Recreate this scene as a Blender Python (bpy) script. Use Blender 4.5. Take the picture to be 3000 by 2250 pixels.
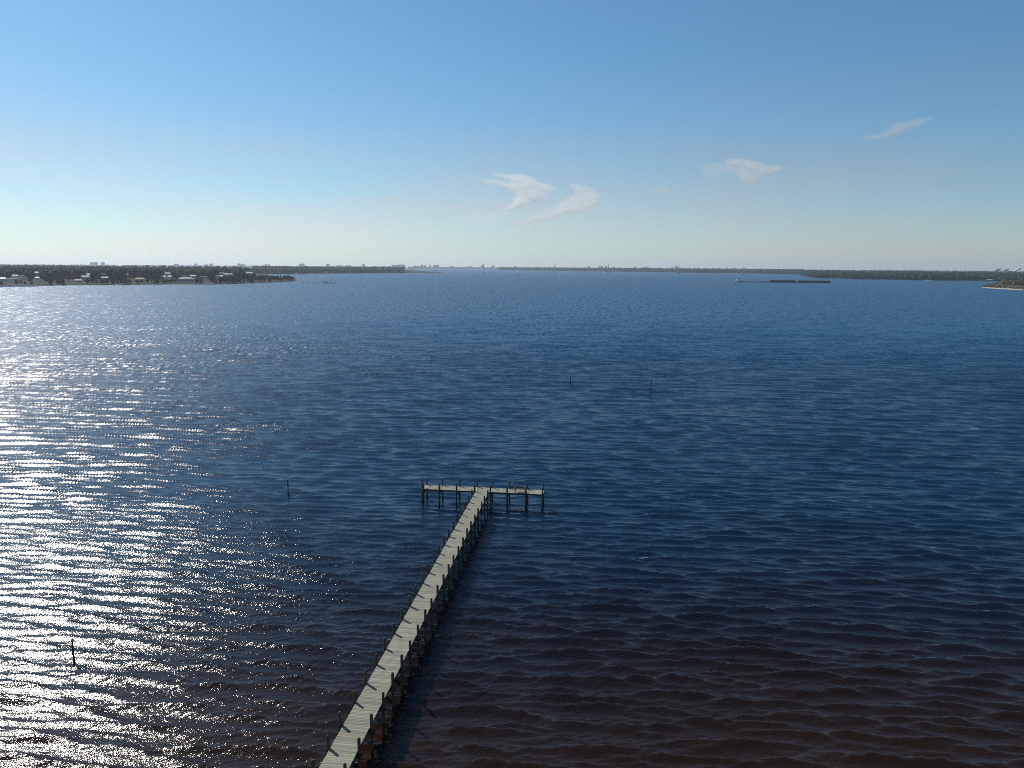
import bpy, bmesh, math, random
import numpy as np
from mathutils import Vector, Matrix, noise as mnoise

for o in list(bpy.data.objects):
    bpy.data.objects.remove(o, do_unlink=True)
scene = bpy.context.scene
COL = scene.collection
R = math.radians
random.seed(7)
rng = np.random.default_rng(7)

# ------------------------------------------------------------------ camera
CAM_H = 32.6                         # drone height above the water
FPX = 2100.0                         # focal length in photo pixels (3000 wide)
PITCH = math.atan((1125 - 781) / FPX)
ROLL = 0.0068
c_f = np.array([0.0, math.cos(PITCH), -math.sin(PITCH)])
_r = np.array([1.0, 0, 0]); _u = np.cross(_r, c_f)
c_r = math.cos(ROLL) * _r + math.sin(ROLL) * _u
c_u = -math.sin(ROLL) * _r + math.cos(ROLL) * _u
cam_d = bpy.data.cameras.new('camera')
cam = bpy.data.objects.new('camera', cam_d)
COL.objects.link(cam)
cam.matrix_world = Matrix((
    (c_r[0], c_u[0], -c_f[0], 0), (c_r[1], c_u[1], -c_f[1], 0),
    (c_r[2], c_u[2], -c_f[2], CAM_H), (0, 0, 0, 1)))
cam_d.sensor_width = 36
cam_d.lens = 36 * FPX / 3000
cam_d.clip_start = 0.5
cam_d.clip_end = 90000
scene.camera = cam

# ------------------------------------------------------------------ sky, sun, exposure
SUN_AZ = R(-46.5)                    # from +Y, positive to the right
SUN_EL = R(40)
world = bpy.data.worlds.new('World')
scene.world = world
world.use_nodes = True
wn, wl = world.node_tree.nodes, world.node_tree.links
wn.clear()
w_out = wn.new('ShaderNodeOutputWorld'); w_bg = wn.new('ShaderNodeBackground')
sky = wn.new('ShaderNodeTexSky')
sky.sky_type = 'NISHITA'
sky.sun_disc = False
sky.sun_elevation = SUN_EL
sky.sun_rotation = SUN_AZ
sky.altitude = 0
sky.air_density = 1.0
sky.dust_density = 0.3
sky.ozone_density = 10.0
w_bg.inputs['Strength'].default_value = 0.112
w_mx = wn.new('ShaderNodeMix'); w_mx.data_type = 'RGBA'; w_mx.blend_type = 'MULTIPLY'
w_mx.inputs['Factor'].default_value = 1.0; w_mx.inputs[7].default_value = (0.965, 1.065, 0.905, 1)     # white balance of the camera
wl.new(sky.outputs[0], w_mx.inputs[6])
# a thin veil of cirrus and haze low all round the horizon takes the colour out of the sky
w_tc = wn.new('ShaderNodeTexCoord'); w_sp = wn.new('ShaderNodeSeparateXYZ'); wl.new(w_tc.outputs['Generated'], w_sp.inputs[0])
w_mr = wn.new('ShaderNodeMapRange'); w_mr.interpolation_type = 'SMOOTHSTEP'; wl.new(w_sp.outputs[2], w_mr.inputs['Value'])
for k_, v_ in (('From Min', 0.28), ('From Max', 0.01), ('To Min', 0.0), ('To Max', 0.55)): w_mr.inputs[k_].default_value = v_
w_mp = wn.new('ShaderNodeMapping'); w_mp.inputs['Scale'].default_value = (2.2, 2.2, 17); w_mp.inputs['Rotation'].default_value = (0.05, -0.07, 0); wl.new(w_tc.outputs['Generated'], w_mp.inputs['Vector'])
w_nz = wn.new('ShaderNodeTexNoise'); w_nz.inputs['Scale'].default_value = 1.0; w_nz.inputs['Detail'].default_value = 5; wl.new(w_mp.outputs[0], w_nz.inputs['Vector'])
w_nr = wn.new('ShaderNodeMapRange'); wl.new(w_nz.outputs['Fac'], w_nr.inputs['Value'])
for k_, v_ in (('From Min', 0.3), ('From Max', 0.7), ('To Min', 0.3), ('To Max', 1.4)): w_nr.inputs[k_].default_value = v_
w_mu = wn.new('ShaderNodeMath'); w_mu.operation = 'MULTIPLY'; wl.new(w_mr.outputs[0], w_mu.inputs[0]); wl.new(w_nr.outputs[0], w_mu.inputs[1])
w_bw = wn.new('ShaderNodeRGBToBW'); wl.new(w_mx.outputs[2], w_bw.inputs[0])
w_ve = wn.new('ShaderNodeMix'); w_ve.data_type = 'RGBA'; w_ve.blend_type = 'MULTIPLY'; w_ve.inputs['Factor'].default_value = 1.0
wl.new(w_bw.outputs[0], w_ve.inputs[6]); w_ve.inputs[7].default_value = (0.955, 0.93, 0.965, 1)
w_fx = wn.new('ShaderNodeMix'); w_fx.data_type = 'RGBA'; wl.new(w_mu.outputs[0], w_fx.inputs['Factor']); wl.new(w_mx.outputs[2], w_fx.inputs[6]); wl.new(w_ve.outputs[2], w_fx.inputs[7])
wl.new(w_fx.outputs[2], w_bg.inputs['Color'])
wl.new(w_bg.outputs[0], w_out.inputs['Surface'])

sun_d = bpy.data.lights.new('sun', 'SUN')
sun_d.energy = 4.9
sun_d.angle = R(0.55)
sun_d.color = (1.0, 0.95, 0.87)
sun = bpy.data.objects.new('sun', sun_d)
COL.objects.link(sun)
sdir = Vector((math.sin(SUN_AZ) * math.cos(SUN_EL), math.cos(SUN_AZ) * math.cos(SUN_EL), math.sin(SUN_EL)))
sun.rotation_euler = sdir.to_track_quat('Z', 'Y').to_euler()
sun.location = (0, 0, 300)

scene.view_settings.view_transform = 'Standard'
scene.view_settings.look = 'None'
scene.view_settings.exposure = 0.0
scene.view_settings.gamma = 1.0
scene.view_settings.use_curve_mapping = False
scene.cycles.use_denoising = False        # the fine glitter and ripples must stay crisp
scene.cycles.use_adaptive_sampling = False
scene.cycles.filter_width = 1.0
scene.cycles.volume_bounces = 5
scene.cycles.max_bounces = 6
scene.cycles.sample_clamp_indirect = 6

# ------------------------------------------------------------------ helpers
def ground(px, py, z=0.0):
    """world point on the level z that the photograph shows at pixel (px, py)"""
    d = (px - 1500) / FPX * c_r - (py - 1125) / FPX * c_u + c_f
    t = (z - CAM_H) / d[2]
    return Vector((d[0] * t, d[1] * t, z))
def height_at(base, py):
    """height of a vertical thing at base whose top reaches photo row py"""
    lo, hi = -5.0, 400.0
    for _ in range(40):
        m = (lo + hi) / 2
        q = np.array([base[0], base[1], base[2] + m - CAM_H])
        y = 1125 - FPX * (q @ c_u) / (q @ c_f)
        if y > py: lo = m
        else: hi = m
    return lo
def polar(v): return math.atan2(v[0], v[1]), math.hypot(v[0], v[1])
def from_polar(az, r, z=0.0): return Vector((math.sin(az) * r, math.cos(az) * r, z))
def azpx(px, py=785): return polar(ground(px, max(py, 800) , 0))[0]

def tag(o, label=None, cat=None, group=None, kind=None):
    if label: o['label'] = label
    if cat: o['category'] = cat
    if group: o['group'] = group
    if kind: o['kind'] = kind
    return o
def empty(name, loc=(0, 0, 0), rz=0.0):
    o = bpy.data.objects.new(name, None)
    o.empty_display_size = 0.5
    o.location = loc; o.rotation_euler = (0, 0, rz)
    COL.objects.link(o)
    return o
def link(name, mesh, parent=None):
    o = bpy.data.objects.new(name, mesh)
    COL.objects.link(o)
    if parent: o.parent = parent
    return o
def copy_tree(o, parent=None):
    c = o.copy(); COL.objects.link(c); c.parent = parent
    for ch in [x for x in bpy.data.objects if x.parent == o]:
        copy_tree(ch, c)
    return c
def np_mesh(name, verts, faces, mat=None, smooth=False):
    """verts (n,3) array, faces (m,k) int array"""
    me = bpy.data.meshes.new(name)
    verts = np.asarray(verts, dtype=np.float32); faces = np.asarray(faces, dtype=np.int32)
    k = faces.shape[1]
    me.vertices.add(len(verts)); me.vertices.foreach_set('co', verts.ravel())
    me.loops.add(faces.size); me.loops.foreach_set('vertex_index', faces.ravel())
    me.polygons.add(len(faces))
    me.polygons.foreach_set('loop_start', np.arange(0, faces.size, k, dtype=np.int32))
    if smooth: me.polygons.foreach_set('use_smooth', np.ones(len(faces), dtype=bool))
    me.update(calc_edges=True)
    if mat: me.materials.append(mat)
    return me

class MB:
    """collects simple solids into one mesh"""
    def __init__(self): self.v = []; self.f = []
    def box(self, c, s, rz=0.0, taper=1.0):
        x, y, z = (q / 2 for q in s); cs, sn = math.cos(rz), math.sin(rz); n = len(self.v)
        for dz, t in ((-z, 1.0), (z, taper)):
            for dx, dy in ((-x, -y), (x, -y), (x, y), (-x, y)):
                dx *= t; dy *= t
                self.v.append((c[0] + dx * cs - dy * sn, c[1] + dx * sn + dy * cs, c[2] + dz))
        self.f += [tuple(n + i for i in q) for q in ((0, 3, 2, 1), (4, 5, 6, 7), (0, 1, 5, 4), (1, 2, 6, 5), (2, 3, 7, 6), (3, 0, 4, 7))]
        return self
    def tube(self, p, q, r0, r1=None, n=8):
        r1 = r0 if r1 is None else r1
        p, q = Vector(p), Vector(q); d = (q - p).normalized()
        a = d.orthogonal().normalized(); b = d.cross(a); s = len(self.v)
        for c, r in ((p, r0), (q, r1)):
            for i in range(n):
                t = 2 * math.pi * i / n
                self.v.append(tuple(c + (a * math.cos(t) + b * math.sin(t)) * r))
        for i in range(n):
            j = (i + 1) % n
            self.f.append((s + i, s + j, s + n + j, s + n + i))
        self.f.append(tuple(s + n - 1 - i for i in range(n))); self.f.append(tuple(s + n + i for i in range(n)))
        return self
    def lathe(self, prof, n=10, c=(0, 0, 0)):
        s = len(self.v)
        for r, z in prof:
            for i in range(n):
                t = 2 * math.pi * i / n
                self.v.append((c[0] + r * math.cos(t), c[1] + r * math.sin(t), c[2] + z))
        for k in range(len(prof) - 1):
            for i in range(n):
                j = (i + 1) % n
                self.f.append((s + k * n + i, s + k * n + j, s + (k + 1) * n + j, s + (k + 1) * n + i))
        m = s + (len(prof) - 1) * n
        self.f.append(tuple(s + n - 1 - i for i in range(n))); self.f.append(tuple(m + i for i in range(n)))
        return self
    def prism(self, outline, z0, z1, scale_top=1.0, c=(0, 0)):
        s = len(self.v); n = len(outline)
        for z, k in ((z0, 1.0), (z1, scale_top)):
            for x, y in outline: self.v.append((c[0] + (x - c[0]) * k, c[1] + (y - c[1]) * k, z))
        self.f.append(tuple(s + n - 1 - i for i in range(n))); self.f.append(tuple(s + n + i for i in range(n)))
        for i in range(n):
            j = (i + 1) % n
            self.f.append((s + i, s + j, s + n + j, s + n + i))
        return self
    def gable(self, c, s, h, over=0.5, hip=0.0):
        """roof over footprint s centred at c (z = eaves), ridge along x"""
        x, y = s[0] / 2 + over, s[1] / 2 + over; n = len(self.v); t = 0.18
        for z in (0, t):
            for dx, dy in ((-x, -y), (x, -y), (x, y), (-x, y)): self.v.append((c[0] + dx, c[1] + dy, c[2] + z))
        self.v.append((c[0] - x + hip, c[1], c[2] + h)); self.v.append((c[0] + x - hip, c[1], c[2] + h))
        q = lambda *i: self.f.append(tuple(n + k for k in i))
        q(0, 3, 2, 1); q(0, 1, 5, 4); q(1, 2, 6, 5); q(2, 3, 7, 6); q(3, 0, 4, 7)
        q(4, 5, 9, 8); q(6, 7, 8, 9); q(5, 6, 9); q(7, 4, 8)
        return self
    def build(self, name, mat, parent=None, smooth=False):
        me = bpy.data.meshes.new(name)
        me.from_pydata(self.v, [], self.f)
        if smooth: me.polygons.foreach_set('use_smooth', [True] * len(me.polygons))
        me.materials.append(mat); me.update()
        return link(name, me, parent)

def nodes_of(m):
    m.use_nodes = True
    n, l = m.node_tree.nodes, m.node_tree.links
    n.clear()
    out = n.new('ShaderNodeOutputMaterial')
    return n, l, out
def math_node(n, l, op, a, b=None, clamp=False):
    k = n.new('ShaderNodeMath'); k.operation = op; k.use_clamp = clamp
    for i, v in enumerate((a, b)):
        if v is None: continue
        if isinstance(v, (int, float)): k.inputs[i].default_value = v
        else: l.new(v, k.inputs[i])
    return k.outputs[0]
def map_range(n, l, v, a, b, c=0.0, d=1.0, smooth=True):
    k = n.new('ShaderNodeMapRange')
    k.interpolation_type = 'SMOOTHSTEP' if smooth else 'LINEAR'
    l.new(v, k.inputs['Value'])
    for nm, x in (('From Min', a), ('From Max', b), ('To Min', c), ('To Max', d)): k.inputs[nm].default_value = x
    return k.outputs['Result']
def mixc(n, l, f, a, b, typ='MIX'):
    k = n.new('ShaderNodeMix'); k.data_type = 'RGBA'; k.blend_type = typ
    for s, v in ((k.inputs['Factor'], f), (k.inputs[6], a), (k.inputs[7], b)):
        if isinstance(v, (int, float)): s.default_value = v
        elif isinstance(v, tuple): s.default_value = v if len(v) == 4 else v + (1,)
        else: l.new(v, s)
    return k.outputs[2]
def noise_tex(n, l, vec, scale, detail=3, rough=0.55):
    k = n.new('ShaderNodeTexNoise')
    k.inputs['Scale'].default_value = scale; k.inputs['Detail'].default_value = detail; k.inputs['Roughness'].default_value = rough
    if vec is not None: l.new(vec, k.inputs['Vector'])
    return k
def scaled(n, l, vec, s, rot=0.0, loc=(0, 0, 0)):
    k = n.new('ShaderNodeMapping'); k.inputs['Scale'].default_value = s
    k.inputs['Rotation'].default_value = (0, 0, rot); k.inputs['Location'].default_value = loc
    l.new(vec, k.inputs['Vector']); return k.outputs[0]

def plain(name, col, rough=0.7, var=0.25, nscale=0.6, per='object', metal=0.0, spec=0.4):
    """a surface with tone variation per object or island and mottled grain"""
    m = bpy.data.materials.new(name)
    n, l, out = nodes_of(m)
    b = n.new('ShaderNodeBsdfPrincipled'); l.new(b.outputs[0], out.inputs['Surface'])
    b.inputs['Roughness'].default_value = rough; b.inputs['Metallic'].default_value = metal
    b.inputs['Specular IOR Level'].default_value = spec
    tc = n.new('ShaderNodeTexCoord')
    nt = noise_tex(n, l, tc.outputs['Object'], nscale, 4)
    if per == 'island':
        g = n.new('ShaderNodeNewGeometry'); rv = g.outputs['Random Per Island']
    else:
        g = n.new('ShaderNodeObjectInfo'); rv = g.outputs['Random']
    k = math_node(n, l, 'ADD', math_node(n, l, 'MULTIPLY', rv, 0.6), math_node(n, l, 'MULTIPLY', nt.outputs['Fac'], 0.8))
    lo = tuple(c * (1 - var) for c in col); hi = tuple(min(1, c * (1 + var)) for c in col)
    l.new(mixc(n, l, map_range(n, l, k, 0.2, 1.1, smooth=False), lo, hi), b.inputs['Base Color'])
    return m

def foliage(name, a, b_, c):
    m = bpy.data.materials.new(name)
    n, l, out = nodes_of(m)
    b = n.new('ShaderNodeBsdfPrincipled'); l.new(b.outputs[0], out.inputs['Surface'])
    b.inputs['Roughness'].default_value = 0.9; b.inputs['Specular IOR Level'].default_value = 0.04
    g = n.new('ShaderNodeNewGeometry'); oi = n.new('ShaderNodeObjectInfo')
    nt = noise_tex(n, l, g.outputs['Position'], 0.012, 3)
    k = math_node(n, l, 'FRACT', math_node(n, l, 'ADD', g.outputs['Random Per Island'], oi.outputs['Random']))
    c1 = mixc(n, l, k, a, b_)
    l.new(mixc(n, l, map_range(n, l, nt.outputs['Fac'], 0.5, 0.72), c1, c), b.inputs['Base Color'])
    return m

# ------------------------------------------------------------------ materials
def water_material():
    m = bpy.data.materials.new('water')
    n, l, out = nodes_of(m)
    b = n.new('ShaderNodeBsdfPrincipled'); l.new(b.outputs[0], out.inputs['Surface'])
    g = n.new('ShaderNodeNewGeometry'); pos = g.outputs['Position']
    sep = n.new('ShaderNodeSeparateXYZ'); l.new(pos, sep.inputs[0])
    flat = n.new('ShaderNodeCombineXYZ'); l.new(sep.outputs[0], flat.inputs[0]); l.new(sep.outputs[1], flat.inputs[1])
    P = flat.outputs[0]
    ln = n.new('ShaderNodeVectorMath'); ln.operation = 'LENGTH'; l.new(P, ln.inputs[0]); dist = ln.outputs['Value']
    # tannin-brown shallows off the beach, dark green-blue body further out
    sh_n = noise_tex(n, l, scaled(n, l, P, (0.02, 0.035, 1)), 1.0, 4, 0.6)
    edge = math_node(n, l, 'ADD', sep.outputs[1], math_node(n, l, 'MULTIPLY', sh_n.outputs['Fac'], 46.0))
    shallow = map_range(n, l, edge, 64, 135, 1.0, 0.0)
    bed = noise_tex(n, l, P, 0.35, 4, 0.6)
    brown = mixc(n, l, bed.outputs['Fac'], (0.0032, 0.0018, 0.001), (0.0105, 0.005, 0.0022))
    sandbar = map_range(n, l, math_node(n, l, 'ADD', sep.outputs[1], math_node(n, l, 'MULTIPLY', sh_n.outputs['Fac'], 24.0)), 50, 78, 1.0, 0.0)
    brown = mixc(n, l, sandbar, brown, (0.019, 0.0088, 0.0038))
    deep = mixc(n, l, map_range(n, l, sep.outputs[1], 110, 420), (0.002, 0.021, 0.052), (0.002, 0.054, 0.125))
    l.new(mixc(n, l, shallow, deep, brown), b.inputs['Base Color'])
    lg = math_node(n, l, 'LOGARITHM', dist, 10.0)
    l.new(map_range(n, l, lg, 1.8, 2.65, 0.10, 0.39), b.inputs['Roughness'])      # ripples too small to resolve roughen the far water
    b.inputs['IOR'].default_value = 1.333
    # fine ripples
    gust = noise_tex(n, l, scaled(n, l, P, (0.012, 0.02, 1), R(-18)), 1.0, 3, 0.6)
    gk = map_range(n, l, gust.outputs['Fac'], 0.33, 0.66, 0.55, 1.25)
    r1 = noise_tex(n, l, scaled(n, l, P, (1.3, 4.2, 1), R(-8)), 1.0, 4, 0.62)
    r2 = noise_tex(n, l, scaled(n, l, P, (3.2, 6.5, 1), R(16)), 1.0, 3, 0.6)
    h = math_node(n, l, 'ADD', math_node(n, l, 'MULTIPLY', r1.outputs['Fac'], 0.048), math_node(n, l, 'MULTIPLY', r2.outputs['Fac'], 0.028))
    h = math_node(n, l, 'MULTIPLY', h, gk)
    bp = n.new('ShaderNodeBump'); bp.inputs['Strength'].default_value = 1.0; bp.inputs['Distance'].default_value = 1.0
    l.new(h, bp.inputs['Height'])
    # slopes of the ripples too small to resolve far out
    f1 = noise_tex(n, l, scaled(n, l, P, (0.75, 0.42, 1)), 1.0, 3, 0.65)
    sub = n.new('ShaderNodeVectorMath'); sub.operation = 'SUBTRACT'; l.new(f1.outputs['Color'], sub.inputs[0]); sub.inputs[1].default_value = (0.5, 0.5, 0.5)
    amp = math_node(n, l, 'MULTIPLY', map_range(n, l, dist, 80, 330, 0.05, 1.45), gk)
    sc = n.new('ShaderNodeVectorMath'); sc.operation = 'SCALE'; l.new(sub.outputs[0], sc.inputs[0]); l.new(amp, sc.inputs['Scale'])
    fl = n.new('ShaderNodeVectorMath'); fl.operation = 'MULTIPLY'; l.new(sc.outputs[0], fl.inputs[0]); fl.inputs[1].default_value = (1, 1, 0)
    f2 = noise_tex(n, l, scaled(n, l, P, (0.42, 0.07, 1)), 1.0, 3, 0.65)      # wave groups of the open bay
    t2 = math_node(n, l, 'MULTIPLY', math_node(n, l, 'SUBTRACT', f2.outputs['Fac'], 0.5), map_range(n, l, dist, 160, 600, 0.0, 1.5))
    cy = n.new('ShaderNodeCombineXYZ'); l.new(t2, cy.inputs[1])
    f3 = n.new('ShaderNodeVectorMath'); f3.operation = 'ADD'; l.new(fl.outputs[0], f3.inputs[0]); l.new(cy.outputs[0], f3.inputs[1])
    ad = n.new('ShaderNodeVectorMath'); ad.operation = 'ADD'; l.new(bp.outputs[0], ad.inputs[0]); l.new(f3.outputs[0], ad.inputs[1])
    nm = n.new('ShaderNodeVectorMath'); nm.operation = 'NORMALIZE'; l.new(ad.outputs[0], nm.inputs[0])
    l.new(nm.outputs[0], b.inputs['Normal'])
    return m

def wood_material(name, col, dark, grain=(2, 30, 2), stain=False):
    m = bpy.data.materials.new(name)
    n, l, out = nodes_of(m)
    b = n.new('ShaderNodeBsdfPrincipled'); l.new(b.outputs[0], out.inputs['Surface'])
    b.inputs['Roughness'].default_value = 0.8; b.inputs['Specular IOR Level'].default_value = 0.25
    tc = n.new('ShaderNodeTexCoord'); oi = n.new('ShaderNodeObjectInfo'); g = n.new('ShaderNodeNewGeometry')
    off = n.new('ShaderNodeVectorMath'); off.operation = 'ADD'
    sc = n.new('ShaderNodeVectorMath'); sc.operation = 'SCALE'; l.new(oi.outputs['Location'], sc.inputs[0]); sc.inputs['Scale'].default_value = 3.7
    l.new(tc.outputs['Object'], off.inputs[0]); l.new(sc.outputs[0], off.inputs[1])
    nt = noise_tex(n, l, scaled(n, l, off.outputs[0], grain), 1.0, 5, 0.65)
    rv = math_node(n, l, 'FRACT', math_node(n, l, 'ADD', oi.outputs['Random'], g.outputs['Random Per Island']))
    k = math_node(n, l, 'ADD', math_node(n, l, 'MULTIPLY', rv, 0.55), math_node(n, l, 'MULTIPLY', nt.outputs['Fac'], 0.75))
    c = mixc(n, l, map_range(n, l, k, 0.15, 1.1, smooth=False), dark, col)
    if stain:      # weed and damp up to the tide line
        sp = n.new('ShaderNodeSeparateXYZ'); l.new(g.outputs['Position'], sp.inputs[0])
        zz = math_node(n, l, 'ADD', sp.outputs[2], math_node(n, l, 'MULTIPLY', nt.outputs['Fac'], 0.5))
        c = mixc(n, l, map_range(n, l, zz, 0.7, 1.25, 1.0, 0.0), c, (0.012, 0.014, 0.009))
    l.new(c, b.inputs['Base Color'])
    bp = n.new('ShaderNodeBump'); bp.inputs['Strength'].default_value = 0.4; bp.inputs['Distance'].default_value = 0.01
    l.new(nt.outputs['Fac'], bp.inputs['Height']); l.new(bp.outputs[0], b.inputs['Normal'])
    return m

def land_material(name, soil, grass, sand, sandy=0.35):
    m = bpy.data.materials.new(name)
    n, l, out = nodes_of(m)
    b = n.new('ShaderNodeBsdfPrincipled'); l.new(b.outputs[0], out.inputs['Surface'])
    b.inputs['Roughness'].default_value = 0.95; b.inputs['Specular IOR Level'].default_value = 0.1
    g = n.new('ShaderNodeNewGeometry'); sp = n.new('ShaderNodeSeparateXYZ'); l.new(g.outputs['Position'], sp.inputs[0])
    nt = noise_tex(n, l, g.outputs['Position'], 0.03, 4, 0.6); n2 = noise_tex(n, l, g.outputs['Position'], 0.011, 3, 0.6)
    c = mixc(n, l, map_range(n, l, nt.outputs['Fac'], 0.4, 0.6), soil, grass)
    s = math_node(n, l, 'MULTIPLY', map_range(n, l, sp.outputs[2], 0.9, 1.5, 1.0, 0.0), map_range(n, l, n2.outputs['Fac'], 0.55 - sandy, 0.65 - sandy))
    l.new(mixc(n, l, s, c, sand), b.inputs['Base Color'])
    return m

M = {}
M['water'] = water_material()
M['deck'] = wood_material('deck_wood', (0.345, 0.33, 0.25), (0.14, 0.135, 0.10), (3, 40, 8))
M['beam'] = wood_material('beam_wood', (0.06, 0.05, 0.036), (0.03, 0.026, 0.02), (4, 4, 4))
M['pile'] = wood_material('pile_wood', (0.085, 0.08, 0.05), (0.04, 0.038, 0.025), (6, 6, 1.2), stain=True)
M['bench'] = wood_material('bench_wood', (0.16, 0.10, 0.06), (0.08, 0.05, 0.03), (20, 4, 4))
M['bleached'] = plain('bleached_wood', (0.42, 0.4, 0.35), 0.8)
M['land'] = land_material('shore_land', (0.018, 0.017, 0.011), (0.02, 0.028, 0.011), (0.5, 0.45, 0.36), -0.07)
M['dune'] = land_material('dune_land', (0.16, 0.12, 0.07), (0.10, 0.09, 0.035), (0.36, 0.32, 0.25), 0.5)
M['pine'] = foliage('pine_needles', (0.014, 0.036, 0.018), (0.026, 0.055, 0.026), (0.03, 0.045, 0.022))
M['oak'] = foliage('oak_leaves', (0.018, 0.032, 0.014), (0.038, 0.05, 0.022), (0.045, 0.042, 0.024))
M['scrub'] = foliage('scrub_leaves', (0.05, 0.055, 0.022), (0.09, 0.075, 0.035), (0.11, 0.08, 0.04))
M['bark'] = plain('bark', (0.09, 0.07, 0.05), 0.9)
M['white_wall'] = plain('white_wall', (0.72, 0.71, 0.67), 0.7, 0.08)
M['tan_wall'] = plain('tan_wall', (0.42, 0.36, 0.27), 0.8, 0.1)
M['grey_wall'] = plain('grey_wall', (0.3, 0.32, 0.33), 0.8, 0.1)
M['white_roof'] = plain('white_roof', (0.85, 0.84, 0.8), 0.35, 0.05)
M['cream_roof'] = plain('cream_roof', (0.7, 0.62, 0.48), 0.6, 0.08)
M['tan_roof'] = plain('tan_roof', (0.5, 0.36, 0.2), 0.7, 0.1)
M['grey_roof'] = plain('grey_roof', (0.36, 0.36, 0.34), 0.6, 0.1)
M['green_roof'] = plain('green_roof', (0.2, 0.25, 0.2), 0.6, 0.1)
M['glass'] = plain('window_glass', (0.03, 0.04, 0.05), 0.08, 0.1, spec=0.6)
M['dark_paint'] = plain('dark_paint', (0.03, 0.03, 0.035), 0.5)
M['black_hull'] = plain('black_hull', (0.018, 0.018, 0.022), 0.6, 0.3, 0.1)
M['rust_hull'] = plain('rusty_hull', (0.05, 0.022, 0.016), 0.8, 0.5, 0.15)
M['red_hull'] = plain('red_hull', (0.12, 0.02, 0.03), 0.6, 0.3, 0.1)
M['white_paint'] = plain('white_paint', (0.8, 0.8, 0.8), 0.45, 0.05)
M['hotel'] = plain('hotel_wall', (0.62, 0.62, 0.62), 0.7, 0.15)
M['hotel_glass'] = plain('hotel_glass', (0.16, 0.19, 0.22), 0.3, 0.2)
M['steel'] = plain('galvanised_steel', (0.22, 0.23, 0.24), 0.5, 0.15, metal=0.3)
M['smoke'] = plain('dark_smoke', (0.12, 0.12, 0.15), 1.0, 0.2)
M['foam'] = plain('sea_foam', (0.75, 0.75, 0.72), 0.9, 0.1, 3.0)
M['canvas'] = plain('blue_canvas', (0.05, 0.1, 0.22), 0.8)

# ------------------------------------------------------------------ water
def build_water():
    r = [18.0]
    while r[-1] < 60: r.append(r[-1] + 0.115)
    while r[-1] < 430: r.append(r[-1] * 1.0019)
    while r[-1] < 720: r.append(r[-1] * 1.0026)
    while r[-1] < 12000: r.append(r[-1] * 1.03)
    r = np.array(r)
    fine = np.arange(-0.84, 0.84, 0.0034)
    rest = np.linspace(0.84, 2 * math.pi - 0.84, 70)[:-1]
    az = np.concatenate([fine, rest]); nf = len(fine); nc = len(az)
    X = np.outer(r, np.sin(az)); Y = np.outer(r, np.cos(az))
    cell = np.where(r < 60, 0.115, r * np.where(r < 430, 0.0019, 0.0026))
    edge = np.ones(nc); edge[nf:] = 0
    k = 30; edge[:k] = np.linspace(0, 1, k); edge[nf - k:nf] = np.linspace(1, 0, k)
    big = np.zeros_like(X); bx = np.zeros_like(X); by = np.zeros_like(X); small = np.zeros_like(X); var = np.zeros(len(r))
    lam = np.exp(np.linspace(math.log(0.30), math.log(9.5), 108))
    for L in lam:
        if L < 0.75: phi = rng.normal(R(-2), R(17)); slope = 0.075 * math.exp(-0.5 * (math.log(L / 0.55) / 0.5) ** 2)
        else:
            phi = rng.normal(R(6), R(8)); g = lambda c, w: math.exp(-0.5 * (math.log(L / c) / w) ** 2)
            slope = 0.092 * g(1.0, 0.42) + 0.050 * g(2.2, 0.30) + 0.046 * g(4.8, 0.36) * np.clip((r - 75) / 190, 0, 1)     # longer waves out on the open bay
        s = slope * np.clip((L / cell - 2.6) / 2.0, 0, 1) * np.clip(((430 - r) / 170) if L < 3 else ((690 - r) / 440), 0, 1)
        act = np.nonzero(s > 1e-4)[0]
        if not len(act): continue
        i0, i1 = act[0], act[-1] + 1
        kk = 2 * math.pi / L; kx, ky = math.sin(phi) * kk, math.cos(phi) * kk
        th = kx * X[i0:i1] + ky * Y[i0:i1] + rng.uniform(0, 6.283)
        A = (s[i0:i1] / kk)[:, None]
        if L < 0.75: small[i0:i1] += A * np.cos(th); continue
        big[i0:i1] += A * np.cos(th); var[i0:i1] += A[:, 0] ** 2 / 2
        sn = np.sin(th); bx[i0:i1] -= A * math.sin(phi) * sn; by[i0:i1] -= A * math.cos(phi) * sn
    # crests sharpen and troughs flatten; the ripples ride mostly on the crests
    sg = np.sqrt(np.maximum(var, 1e-8))[:, None]; q = 1.9 * np.tanh(big / sg / 1.9); B = 0.78
    e = np.exp(B * q)
    grp = 0.88 + 0.16 * np.sin(X * 0.11 + Y * 0.05 + 1.0) * np.sin(Y * 0.083 - X * 0.03) + 0.12 * np.sin(X * 0.037 - Y * 0.029 + 2)
    grp = grp * edge[None, :]
    dz = (sg / B * (e - math.exp(B * B / 2)) + small * np.clip(0.45 + 0.4 * e, 0.45, 1.7)) * grp
    lean = 1.3 * dz                         # an offshore breeze: the waves lean away, towards the open bay
    V = np.stack([X + 0.3 * bx * grp, Y + 0.3 * by * grp + lean, dz], -1).reshape(-1, 3)
    nr = len(r)
    i = np.arange(nr - 1)[:, None] * nc; j = np.arange(nc)[None, :]; j2 = (j + 1) % nc
    F = np.stack([i + j, i + nc + j, i + nc + j2, i + j2], -1).reshape(-1, 4)
    me = np_mesh('water', V, F, M['water'], True)
    o = link('water', me); tag(o, kind='structure')
    # the round patch below the camera, out of sight
    c = MB(); c.v = [tuple(v) for v in V[:nc]] + [(0, 0, 0)]; c.f = [(a, (a + 1) % nc, nc) for a in range(nc)]
    tag(c.build('water', M['water']), kind='structure')
build_water()

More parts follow.
